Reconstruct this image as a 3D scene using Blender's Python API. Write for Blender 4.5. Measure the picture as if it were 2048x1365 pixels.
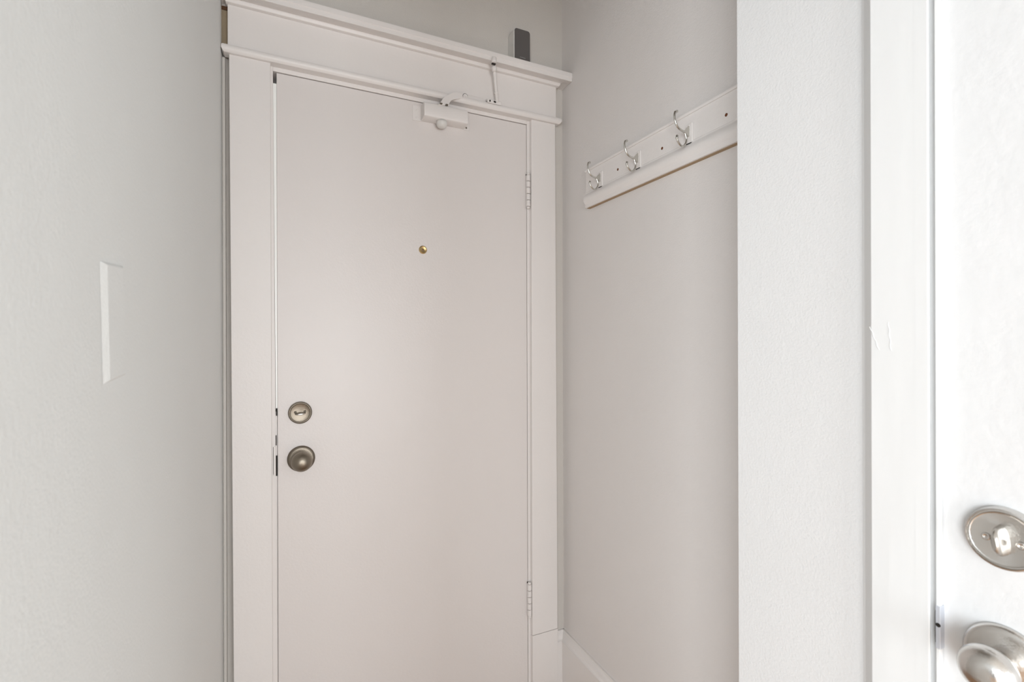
import bpy, bmesh, math, random
from mathutils import Vector, Matrix, Euler
random.seed(4)
sc = bpy.context.scene
H = 1.27            # lens height above the floor; every height below is given from the lens
PI = math.pi
for o in list(bpy.data.objects): bpy.data.objects.remove(o)
COL = sc.collection

# ------------------------------------------------------------------ camera
cam_d = bpy.data.cameras.new('camera'); cam = bpy.data.objects.new('camera', cam_d); COL.objects.link(cam)
cam_d.sensor_width = 36; cam_d.lens = 36*970/2048; cam_d.clip_start = .01
yaw, roll = math.radians(25.18), math.radians(.17)
fw = Vector((math.sin(yaw), math.cos(yaw), 0)); rt = Vector((math.cos(yaw), -math.sin(yaw), 0)); up = Vector((0, 0, 1))
R_ = rt*math.cos(roll) - up*math.sin(roll); U_ = up*math.cos(roll) + rt*math.sin(roll)
m = Matrix((R_, U_, -fw)).transposed().to_4x4(); m.translation = (0, 0, H)
cam.matrix_world = m
cam_d.dof.use_dof = True; cam_d.dof.focus_distance = 1.5; cam_d.dof.aperture_fstop = 7
sc.camera = cam

# ------------------------------------------------------------------ world, light, exposure
w = bpy.data.worlds.new('world'); sc.world = w; w.use_nodes = True
w.node_tree.nodes['Background'].inputs[0].default_value = (.86, .93, 1, 1)
w.node_tree.nodes['Background'].inputs[1].default_value = .35
def area(name, loc, target, sx, sy, power, col):
    d = bpy.data.lights.new(name, 'AREA'); d.shape = 'RECTANGLE'; d.size = sx; d.size_y = sy; d.energy = power; d.color = col
    o = bpy.data.objects.new(name, d); COL.objects.link(o); o.location = loc
    o.rotation_euler = (Vector(target)-Vector(loc)).to_track_quat('-Z', 'Y').to_euler(); return o
area('window_light_back', (.45, -3.1, 1.02), (.3, 1.5, 1.0), 2.6, 1.3, 70, (.93, .97, 1))
area('window_light_left', (-2.1, -2.2, 1.05), (.73, .5, 1.05), 1.8, 1.4, 92, (.91, .965, 1))
area('fill_light_right', (2.0, -2.3, 1.05), (-.15, .9, 1.05), 1.8, 1.4, 26, (.92, .98, .99))  # fill added to brighten the left wall, no window known there
vs = sc.view_settings; vs.view_transform = 'Standard'; vs.look = 'None'; vs.gamma = 1; vs.use_curve_mapping = False
vs.exposure = 0.40

# ------------------------------------------------------------------ materials
def lin(c): return tuple(((v/255)/12.92 if v <= 10 else ((v/255+.055)/1.055)**2.4) for v in c)
def mat(name, rgb, rough=.5, metal=0, bump=0, scale=60, var=0, stretch=(1, 1, 1), bump2=0, scale2=8, aniso=0, spec=.5):
    M = bpy.data.materials.new(name); M.use_nodes = True; n = M.node_tree; b = n.nodes['Principled BSDF']; L = n.links.new
    c = lin(rgb)+(1,)
    b.inputs['Base Color'].default_value = c; b.inputs['Roughness'].default_value = rough; b.inputs['Metallic'].default_value = metal
    b.inputs['Specular IOR Level'].default_value = spec
    if aniso:
        b.inputs['Anisotropic'].default_value = aniso
        t = n.nodes.new('ShaderNodeTangent'); t.direction_type = 'RADIAL'; t.axis = 'Z'; L(t.outputs[0], b.inputs['Tangent'])
    if bump or var or bump2:
        tc = n.nodes.new('ShaderNodeTexCoord'); mp = n.nodes.new('ShaderNodeMapping'); L(tc.outputs['Object'], mp.inputs[0]); mp.inputs['Scale'].default_value = stretch
        no = n.nodes.new('ShaderNodeTexNoise'); no.inputs['Scale'].default_value = scale; no.inputs['Detail'].default_value = 4; L(mp.outputs[0], no.inputs[0])
        h = no.outputs[0]
        bp = n.nodes.new('ShaderNodeBump'); bp.inputs['Strength'].default_value = 1; bp.inputs['Distance'].default_value = bump; L(h, bp.inputs['Height'])
        last = bp
        if bump2:
            n2 = n.nodes.new('ShaderNodeTexNoise'); n2.inputs['Scale'].default_value = scale2; n2.inputs['Detail'].default_value = 2; L(mp.outputs[0], n2.inputs[0])
            b2 = n.nodes.new('ShaderNodeBump'); b2.inputs['Distance'].default_value = bump2; L(n2.outputs[0], b2.inputs['Height']); L(bp.outputs[0], b2.inputs['Normal']); last = b2
        L(last.outputs[0], b.inputs['Normal'])
        if var:
            n3 = n.nodes.new('ShaderNodeTexNoise'); n3.inputs['Scale'].default_value = 3.5; n3.inputs['Detail'].default_value = 3; L(tc.outputs['Object'], n3.inputs[0])
            r = n.nodes.new('ShaderNodeMix'); r.data_type = 'RGBA'; r.inputs[6].default_value = c
            r.inputs[7].default_value = tuple(v*(1-var) for v in c[:3])+(1,); L(n3.outputs[0], r.inputs[0]); L(r.outputs[2], b.inputs['Base Color'])
    return M
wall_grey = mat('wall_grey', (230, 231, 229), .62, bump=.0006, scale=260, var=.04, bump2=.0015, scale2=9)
wall_far = mat('wall_far', (210, 205, 199), .62, bump=.0006, scale=260, var=.04, bump2=.0015, scale2=9)  # same room paint, toned darker to carry the dimmer light here
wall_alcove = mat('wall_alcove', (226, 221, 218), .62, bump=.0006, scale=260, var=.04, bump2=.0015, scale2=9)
wall_side = mat('wall_side', (225, 225, 225), .6, bump=.0006, scale=260, var=.03, bump2=.0012, scale2=9)
trim_white = mat('trim_white', (234, 229, 226), .42, bump=.0005, scale=120, var=.03, bump2=.0008, scale2=14)
door_white = mat('door_white', (227, 221, 218), .4, bump=.0004, scale=170, var=.03, bump2=.0008, scale2=10)
entry_white = mat('entry_white', (230, 231, 232), .36, bump=.0005, scale=90, var=.02, bump2=.0014, scale2=16)
brushed_trim = mat('brushed_trim', (232, 233, 233), .36, bump=.0006, scale=34, stretch=(1, 1, .16), bump2=.0013, scale2=13)
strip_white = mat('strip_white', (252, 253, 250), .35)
plaster_bare = mat('plaster_bare', (158, 142, 118), .85, bump=.002, scale=90, var=.3)
raw_wood = mat('raw_wood', (92, 60, 34), .8, bump=.002, scale=60, var=.4)
dark_gap_shade = mat('dark_gap_shade', (34, 29, 25), .9)  # for open gaps, and for shade painted at the stops and pivot
hole_brown = mat('hole_brown', (112, 62, 30), .8, var=.3)
nickel = mat('satin_nickel', (212, 209, 205), .25, 1, bump=.0002, scale=400, aniso=.75)
nickel_plate = mat('satin_nickel_plate', (132, 123, 111), .36, 1, bump=.0002, scale=400, aniso=.8)
turn_metal = mat('turn_metal', (186, 182, 176), .3, 1)
nickel_far = mat('satin_nickel_far', (150, 141, 128), .42, 1, bump=.0002, scale=400, aniso=.7)  # darker, rougher nickel for the far knob ball
chrome = mat('chrome', (206, 204, 198), .14, 1)
steel = mat('zinc_steel', (214, 218, 226), .5, .6)
brass = mat('brass', (200, 174, 126), .36, 1, aniso=.8)
grille = mat('grille_dark', (96, 92, 90), .55, bump=.0006, scale=900, var=.15)
plastic = mat('white_plastic', (226, 224, 220), .35)
print_grey = mat('print_grey', (150, 150, 148), .5)
ceil_m = mat('ceiling_white', (178, 175, 170), .8, bump=.001, scale=200, var=.03)
screw_dark = mat('screw_dark', (120, 112, 100), .4, .8)

def wood_floor():
    M = bpy.data.materials.new('oak_floor'); M.use_nodes = True; n = M.node_tree; b = n.nodes['Principled BSDF']; L = n.links.new
    tc = n.nodes.new('ShaderNodeTexCoord'); mp = n.nodes.new('ShaderNodeMapping'); mp.inputs['Scale'].default_value = (14, 1, 1); L(tc.outputs['Object'], mp.inputs[0])
    no = n.nodes.new('ShaderNodeTexNoise'); no.inputs['Scale'].default_value = 5; no.inputs['Detail'].default_value = 6; L(mp.outputs[0], no.inputs[0])
    cr = n.nodes.new('ShaderNodeValToRGB'); cr.color_ramp.elements[0].color = lin((150, 112, 80))+(1,); cr.color_ramp.elements[1].color = lin((196, 156, 118))+(1,)
    L(no.outputs[0], cr.inputs[0]); L(cr.outputs[0], b.inputs['Base Color']); b.inputs['Roughness'].default_value = .35
    return M
oak = wood_floor()

# ------------------------------------------------------------------ helpers
WM = {}
def link(o, parent=None, loc=(0, 0, 0), rot=(0, 0, 0)):
    COL.objects.link(o)
    W = Matrix.LocRotScale(Vector(loc), Euler(rot), None)
    WM[o] = W
    if parent is not None:
        o.parent = parent; o.matrix_parent_inverse = Matrix(); o.matrix_basis = WM[parent].inverted() @ W
    else: o.matrix_basis = W
    return o
def tag(o, label=None, cat=None, group=None, kind=None):
    for k, v in (('label', label), ('category', cat), ('group', group), ('kind', kind)):
        if v: o[k] = v
    return o
def empty(name, loc, label=None, cat=None, kind=None, parent=None, group=None):
    o = bpy.data.objects.new(name, None); o.empty_display_size = .05
    link(o, parent, (loc[0], loc[1], loc[2]+H)); return tag(o, label, cat, group, kind)
def finish(name, bm, m, parent=None, loc=None, rot=(0, 0, 0), smooth=False, bevel=0, seg=2, **tags):
    """bm in world coordinates with heights from the lens (loc None), or in local ones (loc given)."""
    if loc is None:
        bmesh.ops.translate(bm, verts=bm.verts, vec=(0, 0, H))
        c = sum((v.co for v in bm.verts), Vector())/len(bm.verts)
        bmesh.ops.translate(bm, verts=bm.verts, vec=-c); loc = c
    else: loc = (loc[0], loc[1], loc[2]+H)
    bmesh.ops.recalc_face_normals(bm, faces=bm.faces)
    me = bpy.data.meshes.new(name); bm.to_mesh(me); bm.free(); me.materials.append(m)
    o = bpy.data.objects.new(name, me)
    link(o, parent, loc, rot)
    if smooth:
        for p in me.polygons: p.use_smooth = True
        if smooth != 'all':
            me.set_sharp_from_angle(angle=math.radians(38))
    if bevel:
        b = o.modifiers.new('bevel', 'BEVEL'); b.width = bevel; b.segments = seg; b.limit_method = 'ANGLE'
        for p in me.polygons: p.use_smooth = True
        b.harden_normals = True
    if smooth and smooth != 'all' and not bevel:
        wn = o.modifiers.new('weighted', 'WEIGHTED_NORMAL'); wn.weight = 100; wn.keep_sharp = True
    return tag(o, **tags)
def hexa(bm, lo, hi):
    """box whose bottom rectangle is lo=(x0,x1,y0,y1,z) and top hi, so edges can lean"""
    v = []
    for (x0, x1, y0, y1, z) in (lo, hi):
        v += [bm.verts.new(p) for p in ((x0, y0, z), (x1, y0, z), (x1, y1, z), (x0, y1, z))]
    for f in ((0, 1, 2, 3), (4, 5, 6, 7), (0, 1, 5, 4), (1, 2, 6, 5), (2, 3, 7, 6), (3, 0, 4, 7)): bm.faces.new([v[i] for i in f])
def bx(bm, x0, x1, y0, y1, z0, z1): hexa(bm, (x0, x1, y0, y1, z0), (x0, x1, y0, y1, z1)); return bm
def box(name, b, m, parent=None, **k):
    return finish(name, bx(bmesh.new(), *b), m, parent, **k)
def prism(pts, axis, a0, a1, bm=None):
    """closed polygon pts extruded along axis: 'x' pts=(y,z); 'y' pts=(x,z); 'z' pts=(x,y)"""
    bm = bm or bmesh.new()
    def P(p, a): return {'x': (a, p[0], p[1]), 'y': (p[0], a, p[1]), 'z': (p[0], p[1], a)}[axis]
    A = [bm.verts.new(P(p, a0)) for p in pts]; B = [bm.verts.new(P(p, a1)) for p in pts]; n = len(pts)
    bm.faces.new(A); bm.faces.new(B[::-1])
    for i in range(n): bm.faces.new((A[i], A[(i+1) % n], B[(i+1) % n], B[i]))
    return bm
def sweep_u(prof, xl, xr, yface, ywall, kl, kr, maxl, maxr):
    """moulding with returned ends: prof = open list (y,z) top-back ... bottom-back, in front of yface"""
    bm = bmesh.new(); rings = []
    for (y, z) in prof:
        e = max(0, yface-y); a = max(xl-kl*e, maxl); b = min(xr+kr*e, maxr)
        rings.append([bm.verts.new(p) for p in ((a, ywall, z), (a, y, z), (b, y, z), (b, ywall, z))])
    n = len(rings)
    for i in range(n-1):
        for j in range(3): bm.faces.new((rings[i][j], rings[i][j+1], rings[i+1][j+1], rings[i+1][j]))
    bm.faces.new(rings[0]); bm.faces.new(rings[-1][::-1])
    bm.faces.new([r[0] for r in rings]+[r[3] for r in rings[::-1]])
    return bm
def lathe(prof, n=64, bm=None, sx=1, sy=1):
    bm = bm or bmesh.new(); rings = []
    for (r, z) in prof:
        if r < 1e-6: rings.append([bm.verts.new((0, 0, z))])
        else: rings.append([bm.verts.new((r*sx*math.cos(2*PI*i/n), r*sy*math.sin(2*PI*i/n), z)) for i in range(n)])
    for a, b in zip(rings, rings[1:]):
        for i in range(n):
            j = (i+1) % n
            if len(a) == 1 and len(b) == 1: continue
            if len(a) == 1: bm.faces.new((a[0], b[i], b[j]))
            elif len(b) == 1: bm.faces.new((a[i], a[j], b[0]))
            else: bm.faces.new((a[i], a[j], b[j], b[i]))
    return bm
def tube(pts, radii, n=12, bm=None, flat=1.0, side=Vector((0, 1, 0))):
    """tube along pts; cross-section flattened across 'side' when flat<1"""
    bm = bm or bmesh.new(); pts = [Vector(p) for p in pts]; rings = []
    for i, p in enumerate(pts):
        t = (pts[min(i+1, len(pts)-1)]-pts[max(i-1, 0)]).normalized()
        s = (side-t*side.dot(t)).normalized(); q = t.cross(s); r = radii[i] if hasattr(radii, '__len__') else radii
        rings.append([bm.verts.new(p+s*math.cos(2*PI*k/n)*r+q*math.sin(2*PI*k/n)*r*flat) for k in range(n)])
    for a, b in zip(rings, rings[1:]):
        for k in range(n): bm.faces.new((a[k], a[(k+1) % n], b[(k+1) % n], b[k]))
    bm.faces.new(rings[0][::-1]); bm.faces.new(rings[-1]); return bm
def smooth_path(P, sub=6):
    P = [Vector(p) for p in P]; out = []
    for i in range(len(P)-1):
        p0, p1, p2, p3 = P[max(i-1, 0)], P[i], P[i+1], P[min(i+2, len(P)-1)]
        for k in range(sub):
            t = k/sub; out.append(.5*((2*p1)+(-p0+p2)*t+(2*p0-5*p1+4*p2-p3)*t*t+(-p0+3*p1-3*p2+p3)*t**3))
    out.append(P[-1]); return out
FLOOR, CEIL = -H, 1.36
# planes
YD, YJ, YC, YW = 1.540, 1.538, 1.522, 1.542     # far door face, its jamb, casing face, wall behind
XL, XR, XN = -.1521, .9323, .732                # left wall, alcove wall, near wall
S = dict(kind='structure')

# ------------------------------------------------------------------ room shell
box('floor', (-2.6, 2.2, -3.45, 2.6, FLOOR-.05, FLOOR), oak, **S)
box('ceiling', (-2.6, 2.2, -3.45, 2.6, CEIL, CEIL+.05), ceil_m, **S)
box('wall_left', (XL-.12, XL, .12, 1.70, FLOOR, CEIL), wall_grey, **S)
bm = bmesh.new()
bx(bm, XL, -.045, 1.556, 1.70, FLOOR, .80); bx(bm, .806, XR+.12, YW, 1.70, FLOOR, .80); bx(bm, XL, XR+.12, YW, 1.70, .80, CEIL)
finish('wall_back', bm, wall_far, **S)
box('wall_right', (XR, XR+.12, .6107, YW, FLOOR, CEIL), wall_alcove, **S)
bm = bmesh.new()      # thick wall with the entry door in it
D2A, D2B = .3178, -.50
bx(bm, XN, XR+.12, D2A+.02, .6107, FLOOR, CEIL); bx(bm, XN, XR+.12, D2B-.14, D2B-.02, FLOOR, CEIL); bx(bm, XN, XR+.12, D2B-.02, D2A+.02, .80, CEIL)
finish('wall_entry', bm, wall_side, **S)
box('shade_header', (XL-.12, XR+.12, -.16, .0, .83, CEIL), wall_grey, **S)  # unseen header put in to shade the upper back wall
box('wall_rear', (-2.6, 2.2, -3.45, -3.30, FLOOR, CEIL), wall_side, **S)
box('wall_room', (-2.6, XL-.12, .12, .24, FLOOR, CEIL), wall_grey, **S)
box('wall_hall', (-.3, 1.2, 2.45, 2.55, FLOOR, CEIL), wall_grey, **S)

# ------------------------------------------------------------------ baseboards
cap = [(0, 0), (.0055, 0), (.0065, -.0010), (.0065, -.0050), (.0045, -.0065), (.0050, -.0090), (.0085, -.0130), (.0100, -.0200), (.0110, -.0270), (.0135, -.0310), (.0180, -.0330), (.0180, -.0380), (.0165, -.0395), (.0165, -.208), (0, -.208)]
zt = -1.062
prof = [(XR-a, zt+b) for a, b in cap]
finish('baseboard_right', prism(prof, 'y', .6107, 1.5395), trim_white, smooth=True, **S)
prof = [(YW-a, zt+b) for a, b in cap]
finish('baseboard_back', prism(prof, 'x', .8962, XR-.0005), trim_white, smooth=True, **S)

# ------------------------------------------------------------------ far door surround: trim_1
t1 = empty('trim_1', (.38, YC, FLOOR), kind='structure')
bm = bmesh.new(); hexa(bm, (-.1262, -.0312, YC, 1.5558, -1.06), (-.1337, -.0327, YC, 1.5558, .785)); finish('casing_board', bm, trim_white, t1, bevel=.0016)
bm = bmesh.new(); hexa(bm, (.7925, .8962, YC, YW, -1.044), (.7940, .8922, YC, YW, .785)); finish('casing_board', bm, trim_white, t1, bevel=.003)
box('plinth_block', (-.1262, -.0312, YC-.0006, 1.5558, FLOOR, -1.0605), trim_white, t1, bevel=.0012)
box('plinth_block', (.7925, .8962, YC-.0008, YW, FLOOR, -1.0445), trim_white, t1, bevel=.0016)
box('frieze_board', (-.1366, .8952, YC, YW, .803, .936), trim_white, t1, bevel=.001)
pf = [(YW, .8075), (YC-.001, .8075), (1.5090, .8035), (1.5062, .7990), (1.5062, .7925), (1.5085, .7880), (1.5120, .7846), (1.5130, .7838), (YW, .7838)]
finish('fillet_molding', sweep_u(pf, -.1366, .8945, YC, YW, .9, .95, XL+.001, .93), trim_white, t1, smooth=True)
pc = [(YW, .9540), (1.4730, .9545), (1.4705, .9532), (1.4700, .9500), (1.4702, .9380), (1.4722, .9360), (1.4722, .9330), (1.4730, .9250), (1.4752, .9240),
      (1.4870, .9262), (1.4960, .9290), (1.5040, .9302), (1.5085, .9300), (1.5090, .9250), (1.5120, .9205), (1.5160, .9195), (YC, .9190), (YW, .9185)]
finish('crown_molding', sweep_u(pc, -.1366, .8952, YC, YW, .4, .74, XL+.0008, XR-.0006), trim_white, t1, smooth=True)
# jambs: the latch side one is a slow wedge, so the gap beside the door narrows downwards
bm = bmesh.new(); hexa(bm, (-.045, -.0178, YJ, 1.69, FLOOR), (-.045, -.0266, YJ, 1.69, .784)); finish('jamb', bm, trim_white, t1, bevel=.0008)
box('jamb', (.7838, .806, YJ, 1.69, FLOOR, .784), trim_white, t1, bevel=.0012)
box('head_jamb', (-.0266, .7838, YJ, 1.69, .7715, .784), trim_white, t1, bevel=.001)
box('door_stop', (-.0176, .7838, 1.582, 1.60, .74, .7715), dark_gap_shade, t1)  # stops coloured dark, painting shade into the gaps round the door
box('door_stop', (.765, .7838, 1.582, 1.60, FLOOR, .74), dark_gap_shade, t1)
box('door_stop', (-.0178, .004, 1.582, 1.60, FLOOR, .74), dark_gap_shade, t1)
bm = bmesh.new(); hexa(bm, (-.0216, -.0176, 1.5408, 1.58, -.19), (-.0262, -.0176, 1.5408, 1.58, .738)); finish('gap_strip', bm, strip_white, t1, label='pale strip showing in the gap')  # bright white strip in the gap at the latch edge
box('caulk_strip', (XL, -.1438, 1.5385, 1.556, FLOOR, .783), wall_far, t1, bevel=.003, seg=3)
box('bare_plaster', (XL, -.1368, 1.534, YW, .8076, .9080), plaster_bare, t1, label='bare tan plaster between wall and frieze')
box('bare_wood', (XL, -.1368, 1.532, YW, .9082, .9180), raw_wood, t1, label='unpainted dark wood end under the cornice')
box('gap_filler', (-.026, -.0184, 1.5432, 1.58, FLOOR, -.200), trim_white, t1)
# latch keeper let into the jamb
box('strike_plate', (-.0279, -.0219, YJ-.0016, 1.56, -.382, -.2985), trim_white, t1, bevel=.0008, label='painted-over latch keeper')
box('keeper_slot', (-.0287, -.0277, YJ-.0010, 1.55, -.378, -.300), dark_gap_shade, t1, label='dark crack beside the latch keeper')
box('keeper_slot', (-.0216, -.0181, YJ-.0008, 1.56, -.383, -.326), dark_gap_shade, t1, label='dark crack at the latch')
box('keeper_slot', (-.0222, -.0199, YJ-.0006, 1.56, -.296, -.268), dark_gap_shade, t1)
box('keeper_slot', (-.0207, -.0182, YJ-.0006, 1.56, -.2115, -.1940), dark_gap_shade, t1)

# ------------------------------------------------------------------ door_1, the far flush door
d1 = empty('door_1', (.38, 1.56, FLOOR), kind='structure')
bm = bmesh.new(); bx(bm, -.0174, .7829, YD, 1.58, FLOOR+.008, .7697)
finish('door_slab', bm, door_white, d1, bevel=.0016)
RX = (PI/2, 0, 0)      # local Z -> world -Y (towards the room)
def rosette(r, h):     # stepped disc
    return [(0, h*.62), (r*.50, h*.66), (r*.78, h*.74), (r*.83, h*.84), (r*.855, h*.70), (r*.885, h*.70), (r*.905, h*.92), (r*.95, h*.86), (r*.985, h*.5), (r, 0), (0, 0)]
def turn_bm(L, Wd, P):
    """thumb turn: a flattened lens standing on a small foot; long axis local X, standing along Z"""
    bm = bmesh.new(); secs = []
    for k in range(9):
        t = k/8; z = P*t; a = L/2*(1-.10*t-.62*max(0, t-.45)**2*2.2); b = Wd/2*(1.15-.45*t)
        if k == 8: a *= .86; b *= .45
        n = 28; secs.append([bm.verts.new((a*math.copysign(abs(math.cos(2*PI*i/n))**.85, math.cos(2*PI*i/n)), b*math.sin(2*PI*i/n), z)) for i in range(n)])
    for A, B in zip(secs, secs[1:]):
        for i in range(28): bm.faces.new((A[i], A[(i+1) % 28], B[(i+1) % 28], B[i]))
    bm.faces.new(secs[0][::-1]); bm.faces.new(secs[-1]); return bm
def screw(name, loc, rot, parent, r=.0038, mt=None):
    s = finish(name, lathe([(0, .0004), (r*.35, .0004), (r*.5, .0013), (r*.8, .0017), (r, .0008), (r*1.02, 0), (0, 0)], 20), mt or screw_dark, parent, loc=loc, rot=rot, smooth='all'); return s
def spin(rot, a):      # turn about the hardware's own axis
    from mathutils import Euler
    return (Euler(rot).to_matrix() @ Matrix.Rotation(a, 3, 'Z')).to_euler()
# deadbolt
db = finish('deadbolt', lathe(rosette(.0325, .0095)), nickel_plate, d1, loc=(.042, YD-.0002, -.2066), rot=RX, smooth=True)
finish('thumb_turn', turn_bm(.030, .0075, .018), turn_metal, db, loc=(.0425, YD-.0062, -.2085), rot=spin(RX, math.radians(4)), smooth=True)
for sx in (-.0128, .0128): screw('screw', (.042+sx, YD-.0065, -.2038+sx*.05), RX, db)
# knob
kn = finish('door_knob', lathe([(0, .012), (.012, .0118), (.020, .0085), (.030, .0062), (.0345, .0058), (.0365, .0045), (.0377, .0015), (.0377, 0), (0, 0)]), nickel_plate, d1, loc=(.0446, YD-.0002, -.3407), rot=RX, smooth='all')
ball = [(0, .0655), (.004, .0654), (.010, .0645), (.016, .0618), (.0212, .0575), (.0248, .0520), (.0262, .0460), (.0255, .0400), (.0225, .0345), (.0180, .0300), (.0135, .0268), (.0115, .0240), (.0112, .0100), (0, .0100)]
finish('knob_ball', lathe([(a*1.07, b) for a, b in ball]), nickel_far, kn, loc=(.0446, YD, -.3407), rot=RX, smooth='all')
# peephole
pp = finish('peephole', lathe([(0, -.001), (.0035, -.001), (.0042, .0016), (.0105, .0034), (.0128, .0022), (.0132, 0), (0, -.0012)], 40), brass, d1, loc=(.4069, YD, .2956), rot=RX, smooth=True, label='round brass peephole')
finish('lens', lathe([(0, .0018), (.002, .0015), (.0035, .0002), (0, 0)], 24), mat('lens_dark', (140, 110, 70), .1), pp, loc=(.4069, YD-.0002, .2956), rot=RX, smooth='all')
# hinges on the right hand edge: barrels of five knuckles with ball tips
def hinge(zc, L=.112):
    x, y, r = .7845, 1.5295, .0072
    h = box('hinge', (.7792, .7838, 1.5345, 1.5382, zc-L/2, zc+L/2), trim_white, d1, bevel=.0006)
    seg = L/5
    for k in range(5):
        z0 = zc-L/2+k*seg+.0009; z1 = z0+seg-.0018
        finish('knuckle', lathe([(0, z0), (r*.9, z0), (r, z0+.0008), (r, z1-.0008), (r*.9, z1), (0, z1)], 24), trim_white, h, loc=(x, y, 0), smooth=True)
    for s in (-1, 1):
        z0 = zc+s*L/2
        pr = [(0, z0), (r*.75, z0+s*.0004), (r*.9, z0+s*.003), (r*.7, z0+s*.0065), (0, z0+s*.008)]
        finish('pin_tip', lathe(pr, 20), trim_white, h, loc=(x, y, 0), smooth='all')
    bm = bmesh.new(); bx(bm, .7795, .7850, 1.5360, 1.5396, zc+L/2+.0005, zc+L/2+.0050); finish('chip', bm, dark_gap_shade, h)
    return h
hinge(.532); hinge(-.918)

# ------------------------------------------------------------------ door closer on the far door
dc = empty('door_closer', (.47, 1.52, .712), 'white painted closer box with bent arm at the top of the flush door', 'door closer')
bm = bmesh.new()
bx(bm, .374, .405, 1.5375, 1.5400, .7085, .7570)
finish('mounting_plate', bm, trim_white, dc, bevel=.0008)
bm = bmesh.new(); bx(bm, .545, .566, 1.5375, 1.5400, .7085, .7420); finish('mounting_plate', bm, trim_white, dc, bevel=.0008)
pr = [(1.5398, .7560), (1.5040, .7575), (1.4985, .7550), (1.4965, .7500), (1.4955, .7180), (1.4975, .7130), (1.5020, .7105), (1.5398, .7105)]
finish('housing', prism(pr, 'x', .401, .5470), trim_white, dc, smooth=True, bevel=.0012)
for (x, z) in ((.386, .745), (.386, .720)): screw('screw', (x, 1.5375, z), RX, dc, .003, trim_white)
screw('screw', (.5555, 1.5375, .7160), RX, dc, .0028, screw_dark)
finish('boss', lathe([(0, .7110), (.0165, .7110), (.0172, .7040), (.0165, .6975), (.0140, .6925), (.0090, .6895), (0, .6885)], 40), plastic, dc, loc=(.4630, 1.5130, 0), smooth='all', label='rounded white boss under the housing')
# bent strap arm
def strap(path, widths, th, wdir):
    bm = bmesh.new(); P = [Vector(p) for p in path]; rings = []
    for i, p in enumerate(P):
        t = (P[min(i+1, len(P)-1)]-P[max(i-1, 0)]).normalized(); s = Vector(wdir[i] if isinstance(wdir, list) else wdir); s = (s-t*s.dot(t)).normalized(); n = t.cross(s); wd = widths[i]
        rings.append([bm.verts.new(p+s*a*wd/2+n*b*th/2) for a, b in ((-1, -1), (1, -1), (1, 1), (-1, 1))])
    for a, b in zip(rings, rings[1:]):
        for k in range(4): bm.faces.new((a[k], a[(k+1) % 4], b[(k+1) % 4], b[k]))
    bm.faces.new(rings[0][::-1]); bm.faces.new(rings[-1]); return bm
AO = [(0.446, 0.7535), (0.4528, 0.7612), (0.4604, 0.7737), (0.4694, 0.7854), (0.4807, 0.7944), (0.4961, 0.8057), (0.5117, 0.811), (0.5332, 0.8126), (0.5314, 0.7974), (0.517, 0.7898), (0.4999, 0.7829), (0.4909, 0.7769), (0.4844, 0.7681), (0.4813, 0.758)]
bm = prism(AO, 'y', 0, .0040)
for v in bm.verts: v.co.y += 1.4985+.12*(v.co.x-.47)-.0045*max(0, 1-abs(v.co.z-.775)/.02)
finish('arm', bm, trim_white, dc, smooth=True, bevel=.0008, label='bent flat arm rising over the moulding')
for dx in (-.009, .010):
    box('arm_foot', (.464+dx-.0040, .464+dx+.0040, 1.4900, 1.5000, .7560, .7590), screw_dark, dc, bevel=.0008)
sb = finish('slide_bracket', sweep_u([(YC, .8200), (1.5180, .8190), (1.5165, .8120), (1.5165, .8040), (YC, .8030)], .548, .606, YC, YC+.001, .5, .5, 0, 1), trim_white, dc, smooth=True, bevel=.0008)
finish('pivot', lathe([(0, .011), (.0030, .011), (.0036, .0085), (.0075, .0080), (.0085, .0065), (.0085, 0), (0, 0)], 32), trim_white, dc, loc=(.5440, 1.5195, .8085), rot=RX, smooth=True)
finish('pivot_shadow', prism([(.0092*math.cos(a), .0092*math.sin(a)) for a in [math.radians(d) for d in range(20, 171, 10)]]+[(.0064*math.cos(a), .0064*math.sin(a)) for a in [math.radians(d) for d in range(170, 19, -10)]], 'y', -.0012, .0012), dark_gap_shade, dc, loc=(.5440, 1.5145, .8090), label='dark painted crescent of shadow above the pivot')  # shadow above the pivot, built as a dark crescent

# ------------------------------------------------------------------ hold-open rod hanging from the cornice
hr = empty('catch_rod', (.655, 1.50, .800), 'slim white painted rod with slotted foot bracket between cornice and door head moulding', 'rod')
rd = [(.6375, 1.4880, .9060), (.6400, 1.4915, .8950), (.6458, 1.4980, .8616), (.6500, 1.5010, .8350), (.6533, 1.5030, .8060)]
finish('rod', tube(smooth_path(rd, 4), .0052, 16), trim_white, hr, smooth=True)
finish('rod_tip', lathe([(0, .9135), (.006, .9120), (.0088, .9070), (.0092, .9020), (.0070, .8965), (.0056, .8930), (0, .8930)], 28), trim_white, hr, loc=(.6358, 1.4860, .0045), smooth='all')
finish('rod_collar', lathe([(0, .845), (.0058, .845), (.0066, .8435), (.0066, .8405), (.0058, .839), (0, .839)], 24), trim_white, hr, loc=(.6498, 1.5010, -.006), smooth=True)
finish('top_cap', lathe([(0, .9345), (.0060, .9340), (.0085, .9310), (.0088, .9200), (.0085, .9165), (.0060, .9160), (0, .9160)], 28), trim_white, hr, loc=(.6278, 1.4680, -.0005), smooth='all')
box('cap_slot', (.6215, .6345, 1.4680, 1.4760, .9132, .9155), dark_gap_shade, hr)
fb = finish('foot_bracket', prism([(1.5215, .8150), (1.5190, .8160), (1.5030, .8120), (1.5010, .8100), (1.5010, .7990), (1.5040, .7985), (1.5060, .8060), (1.5215, .8085)], 'x', .6180, .6690), trim_white, hr, bevel=.001)
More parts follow.
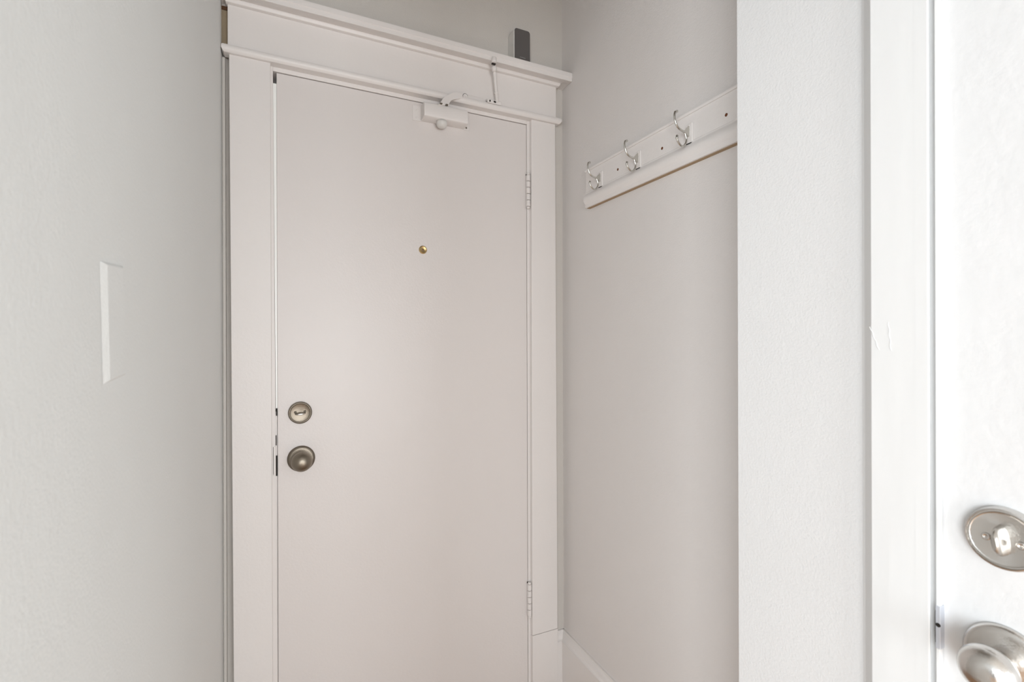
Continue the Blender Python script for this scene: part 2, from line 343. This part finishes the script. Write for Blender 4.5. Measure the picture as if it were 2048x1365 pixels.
for (x, a, b) in ((.6265, .0026, .0038), (.6440, .0048, .0032)):
    finish('bracket_hole', lathe([(0, .0006), (a*.8, .0006), (a, 0), (0, 0)], 20, sx=1, sy=b/a), dark_gap_shade, fb, loc=(x+.0005, 1.5010, .8058), rot=(math.radians(90), math.radians(14), 0), smooth='all')

# ------------------------------------------------------------------ small box standing on the cornice
ch = empty('door_chime', (.744, 1.518, .9545), 'small upright white box with dark grey mesh front standing on the door cornice', 'chime box')
def rrect(w_, h_, r, n=7):
    out = []
    for cx, cz, a0 in ((w_/2-r, h_-r, 0), (-w_/2+r, h_-r, 90), (-w_/2+r*.5, r*.5, 180), (w_/2-r*.5, r*.5, 270)):
        rr = r if cz > h_/2 else r*.5
        for k in range(n+1):
            a = math.radians(a0+90*k/n); out.append((cx+rr*math.cos(a), cz+rr*math.sin(a)))
    return out
finish('chime_body', prism(rrect(.0625, .1175, .010), 'y', -.0235, .0235), plastic, ch, loc=(.7440, 1.5177, .9548), smooth=True, bevel=.0012)
finish('front_panel', prism([(x, z+.0010) for x, z in rrect(.0590, .1145, .0090)], 'y', -.0010, .0012), grille, ch, loc=(.7447, 1.4938, .9558), smooth=True, bevel=.0004, label='dark grey mesh front')
bm = bmesh.new()
for k in range(9):
    x = .735+k*.0024; bx(bm, x, x+.0015, 1.4922, 1.4928, .9740-.0001*k, .9760)
finish('lettering', bm, print_grey, ch)

# ------------------------------------------------------------------ coat rack
XP = .9150
cr = empty('coat_rack', (XP, 1.0, .444), 'white wooden coat rail with chrome double hooks on the grey alcove wall', 'coat rack')
pr = [(XR, .5718), (.9165, .5718), (.9130, .5712), (.9120, .5690), (.9120, .5655), (.9135, .5634), (.9165, .5628), (.9165, .4960), (.9150, .4945), (.9150, .4905), (.9125, .4870), (.9080, .4800), (.9060, .4730), (.9065, .4660), (.9095, .4600), (.9125, .4560), (.9135, .4530), (.9135, .4455), (.9150, .4440), (XR, .4440)]
finish('rail_board', prism([(a+.0000, b) for a, b in pr], 'y', .640, 1.3640), trim_white, cr, smooth=True)
box('raw_edge', (.9200, XR, .641, 1.3632, .4431, .4441), mat('raw_edge', (170, 145, 116), .8), cr)
def hook(yc):
    h = finish('hook', bmesh_hook(), chrome, cr, loc=(XP, yc, .515), smooth=True, label='chrome double coat hook')
    bm = bmesh.new(); bx(bm, -.0035, .0016, -.0105, .0105, -.0240, .0240)
    finish('hook_plate', bm, trim_white, h, loc=(XP, yc, .515), bevel=.0016)
    finish('screw', lathe([(0, .0012), (.0024, .001), (.003, 0), (0, 0)], 16), trim_white, h, loc=(XP-.0035, yc, .534), rot=(0, -PI/2, 0), smooth='all')
    box('plate_crack', (XP-.0030, XP+.0010, yc-.006, yc+.010, .4896, .4912), dark_gap_shade, h)
    return h
def bmesh_hook():
    f = lambda L: smooth_path([(x-XP, 0, z-.515) for x, z in L], 5)
    bm = bmesh.new()
    upr = f([(.9130, .5240), (.9060, .5200), (.8965, .5167), (.8859, .5185), (.8766, .5229), (.8705, .5301), (.8667, .5398), (.8650, .5500), (.8672, .5580), (.8737, .5622)])
    n = len(upr); tube(upr, [.0030 if i < n*.3 else .0027 if i < n*.85 else .0036 for i in range(n)], 14, bm)
    lo = f([(.8940, .5178), (.8985, .5135), (.9014, .5064), (.9040, .4963), (.8998, .4861), (.8919, .4794), (.8842, .4811), (.8765, .4880), (.8727, .4955), (.8735, .5030)])
    n = len(lo); tube(lo, [.0025 if i < n*.85 else .0034 for i in range(n)], 14, bm)
    # web that flares from the plate to the arms
    pts = [(.9128, .5340), (.9090, .5325), (.9035, .5262), (.8990, .5210), (.8945, .5165), (.9000, .5135), (.9040, .5080), (.9128, .5060)]
    prism([(x-XP, z-.515) for x, z in pts], 'y', -.0022, .0022, bm)
    return bm
for yc in (.903, 1.095, 1.277): hook(yc)
for y, z in ((.7945, .5160), (1.0025, .5145), (1.1925, .5190)):
    finish('screw_hole', lathe([(0, .0003), (.0034, .0003), (.0040, 0), (0, 0)], 20), hole_brown, cr, loc=(.9165, y, z), rot=(0, -PI/2, 0), smooth='all', label='brown open screw hole')

# ------------------------------------------------------------------ blank plate painted over on the left wall
bm = bmesh.new()
pl = [(-.0350, -.057), (.0350, -.057), (.0350, .057), (-.0350, .057)]
A = [bm.verts.new((0, y, z)) for y, z in pl]; B = [bm.verts.new((.0031, y*.72, z*.95)) for y, z in pl]
bm.faces.new(A); bm.faces.new(B)
for i in range(4): bm.faces.new((A[i], A[(i+1) % 4], B[(i+1) % 4], B[i]))
finish('wall_plate', bm, wall_grey, loc=(XL+.0002, .5985, .0200), rot=(math.radians(4), 0, 0),
       label='blank rectangular cover plate painted over in the grey of the wall beside the door', cat='wall plate')

# ------------------------------------------------------------------ near door surround: trim_2 (mouldings run upright)
t2 = empty('trim_2', (.72, -.1, FLOOR), kind='structure')
def side_prof(y0, s):
    q = [(0, .0865), (-.0012, .0860), (-.0020, .0835), (-.0032, .0820), (-.0192, .0662), (-.0200, .0648), (-.0200, .0160), (-.0205, .0148), (-.0205, .0030), (-.0198, .0012), (-.0180, .0010), (-.0050, .0085), (0, .0085)]
    return [(XN+a, y0+s*b) for a, b in q]
finish('casing_board', prism(side_prof(.3180, 1), 'z', FLOOR, .86), brushed_trim, t2, smooth=True)
finish('casing_board', prism(side_prof(D2B, -1), 'z', FLOOR, .86), brushed_trim, t2, smooth=True)
box('head_casing', (XN-.020, XN, D2B-.09, .4045, .8605, .98), brushed_trim, t2, bevel=.002)
box('jamb', (.7270, .90, .3156, .3368, FLOOR, .800), brushed_trim, t2)
box('stop_bead', (.7192, .7271, .3122, .3163, FLOOR, .800), brushed_trim, t2, bevel=.0012, seg=3)
box('jamb', (.7262, .90, D2B-.018, D2B+.0, FLOOR, .800), brushed_trim, t2, bevel=.0015)
box('head_jamb', (.7262, .90, D2B, .3156, .775, .800), brushed_trim, t2, bevel=.0015)
sp = box('strike_plate', (.7184, .7300, .3113, .3162, -.3760, -.3240), steel, t2, bevel=.0006, label='bare metal latch plate between door and jamb')
box('plate_slot', (.7200, .7275, .3164, .3171, -.370, -.331), dark_gap_shade, sp)
finish('screw', lathe([(0, .0006), (.0022, .0006), (.0026, 0), (0, 0)], 16), dark_gap_shade, sp, loc=(.7184, .3135, -.347), rot=(0, -PI/2, 0))

# ------------------------------------------------------------------ door_2, the near entry door
d2 = empty('door_2', (.745, -.1, FLOOR), kind='structure')
XD = .7280
box('door_slab', (XD, XD+.042, D2B+.003, .3153, FLOOR+.008, .772), entry_white, d2, bevel=.0022)
RN = (0, -PI/2, 0)     # local Z -> world -X
from mathutils import Euler
def rotN(a): return (Matrix.Rotation(-PI/2, 3, 'Y') @ Matrix.Rotation(a, 3, 'Z')).to_euler()
YK = .2553
db = finish('deadbolt', lathe(rosette(.0347, .0100), 96), nickel, d2, loc=(XD-.0002, YK, -.2215), rot=RN, smooth=True)
finish('thumb_turn', turn_bm(.0330, .0100, .0215), turn_metal, db, loc=(XD-.0062, YK, -.2225), rot=rotN(math.radians(8)), smooth=True)
for s in (-1, 1): screw('screw', (XD-.0068, YK+s*.0145, -.2235), RN, db, .0042, nickel)
kn = finish('door_knob', lathe([(0, .0135), (.012, .0132), (.020, .0095), (.030, .0072), (.0340, .0068), (.0365, .0050), (.0377, .0018), (.0377, 0), (0, 0)], 96), nickel, d2, loc=(XD-.0002, YK, -.3575), rot=RN, smooth='all')
finish('knob_ball', lathe([(a, b*.93) for a, b in ball], 96), nickel, kn, loc=(XD, YK, -.3575), rot=RN, smooth='all')

for (y0, z0, y1, z1) in ((.3850, .0180, .3740, -.0130), (.3630, .0230, .3600, -.0140)):
    P = [(.7118+.0002*math.sin(k*1.7), y0+(y1-y0)*k/8+.0006*math.sin(k*2.1), z0+(z1-z0)*k/8) for k in range(9)]
    finish('paint_run', tube(smooth_path(P, 3), .0004, 8), brushed_trim, t2, smooth='all')
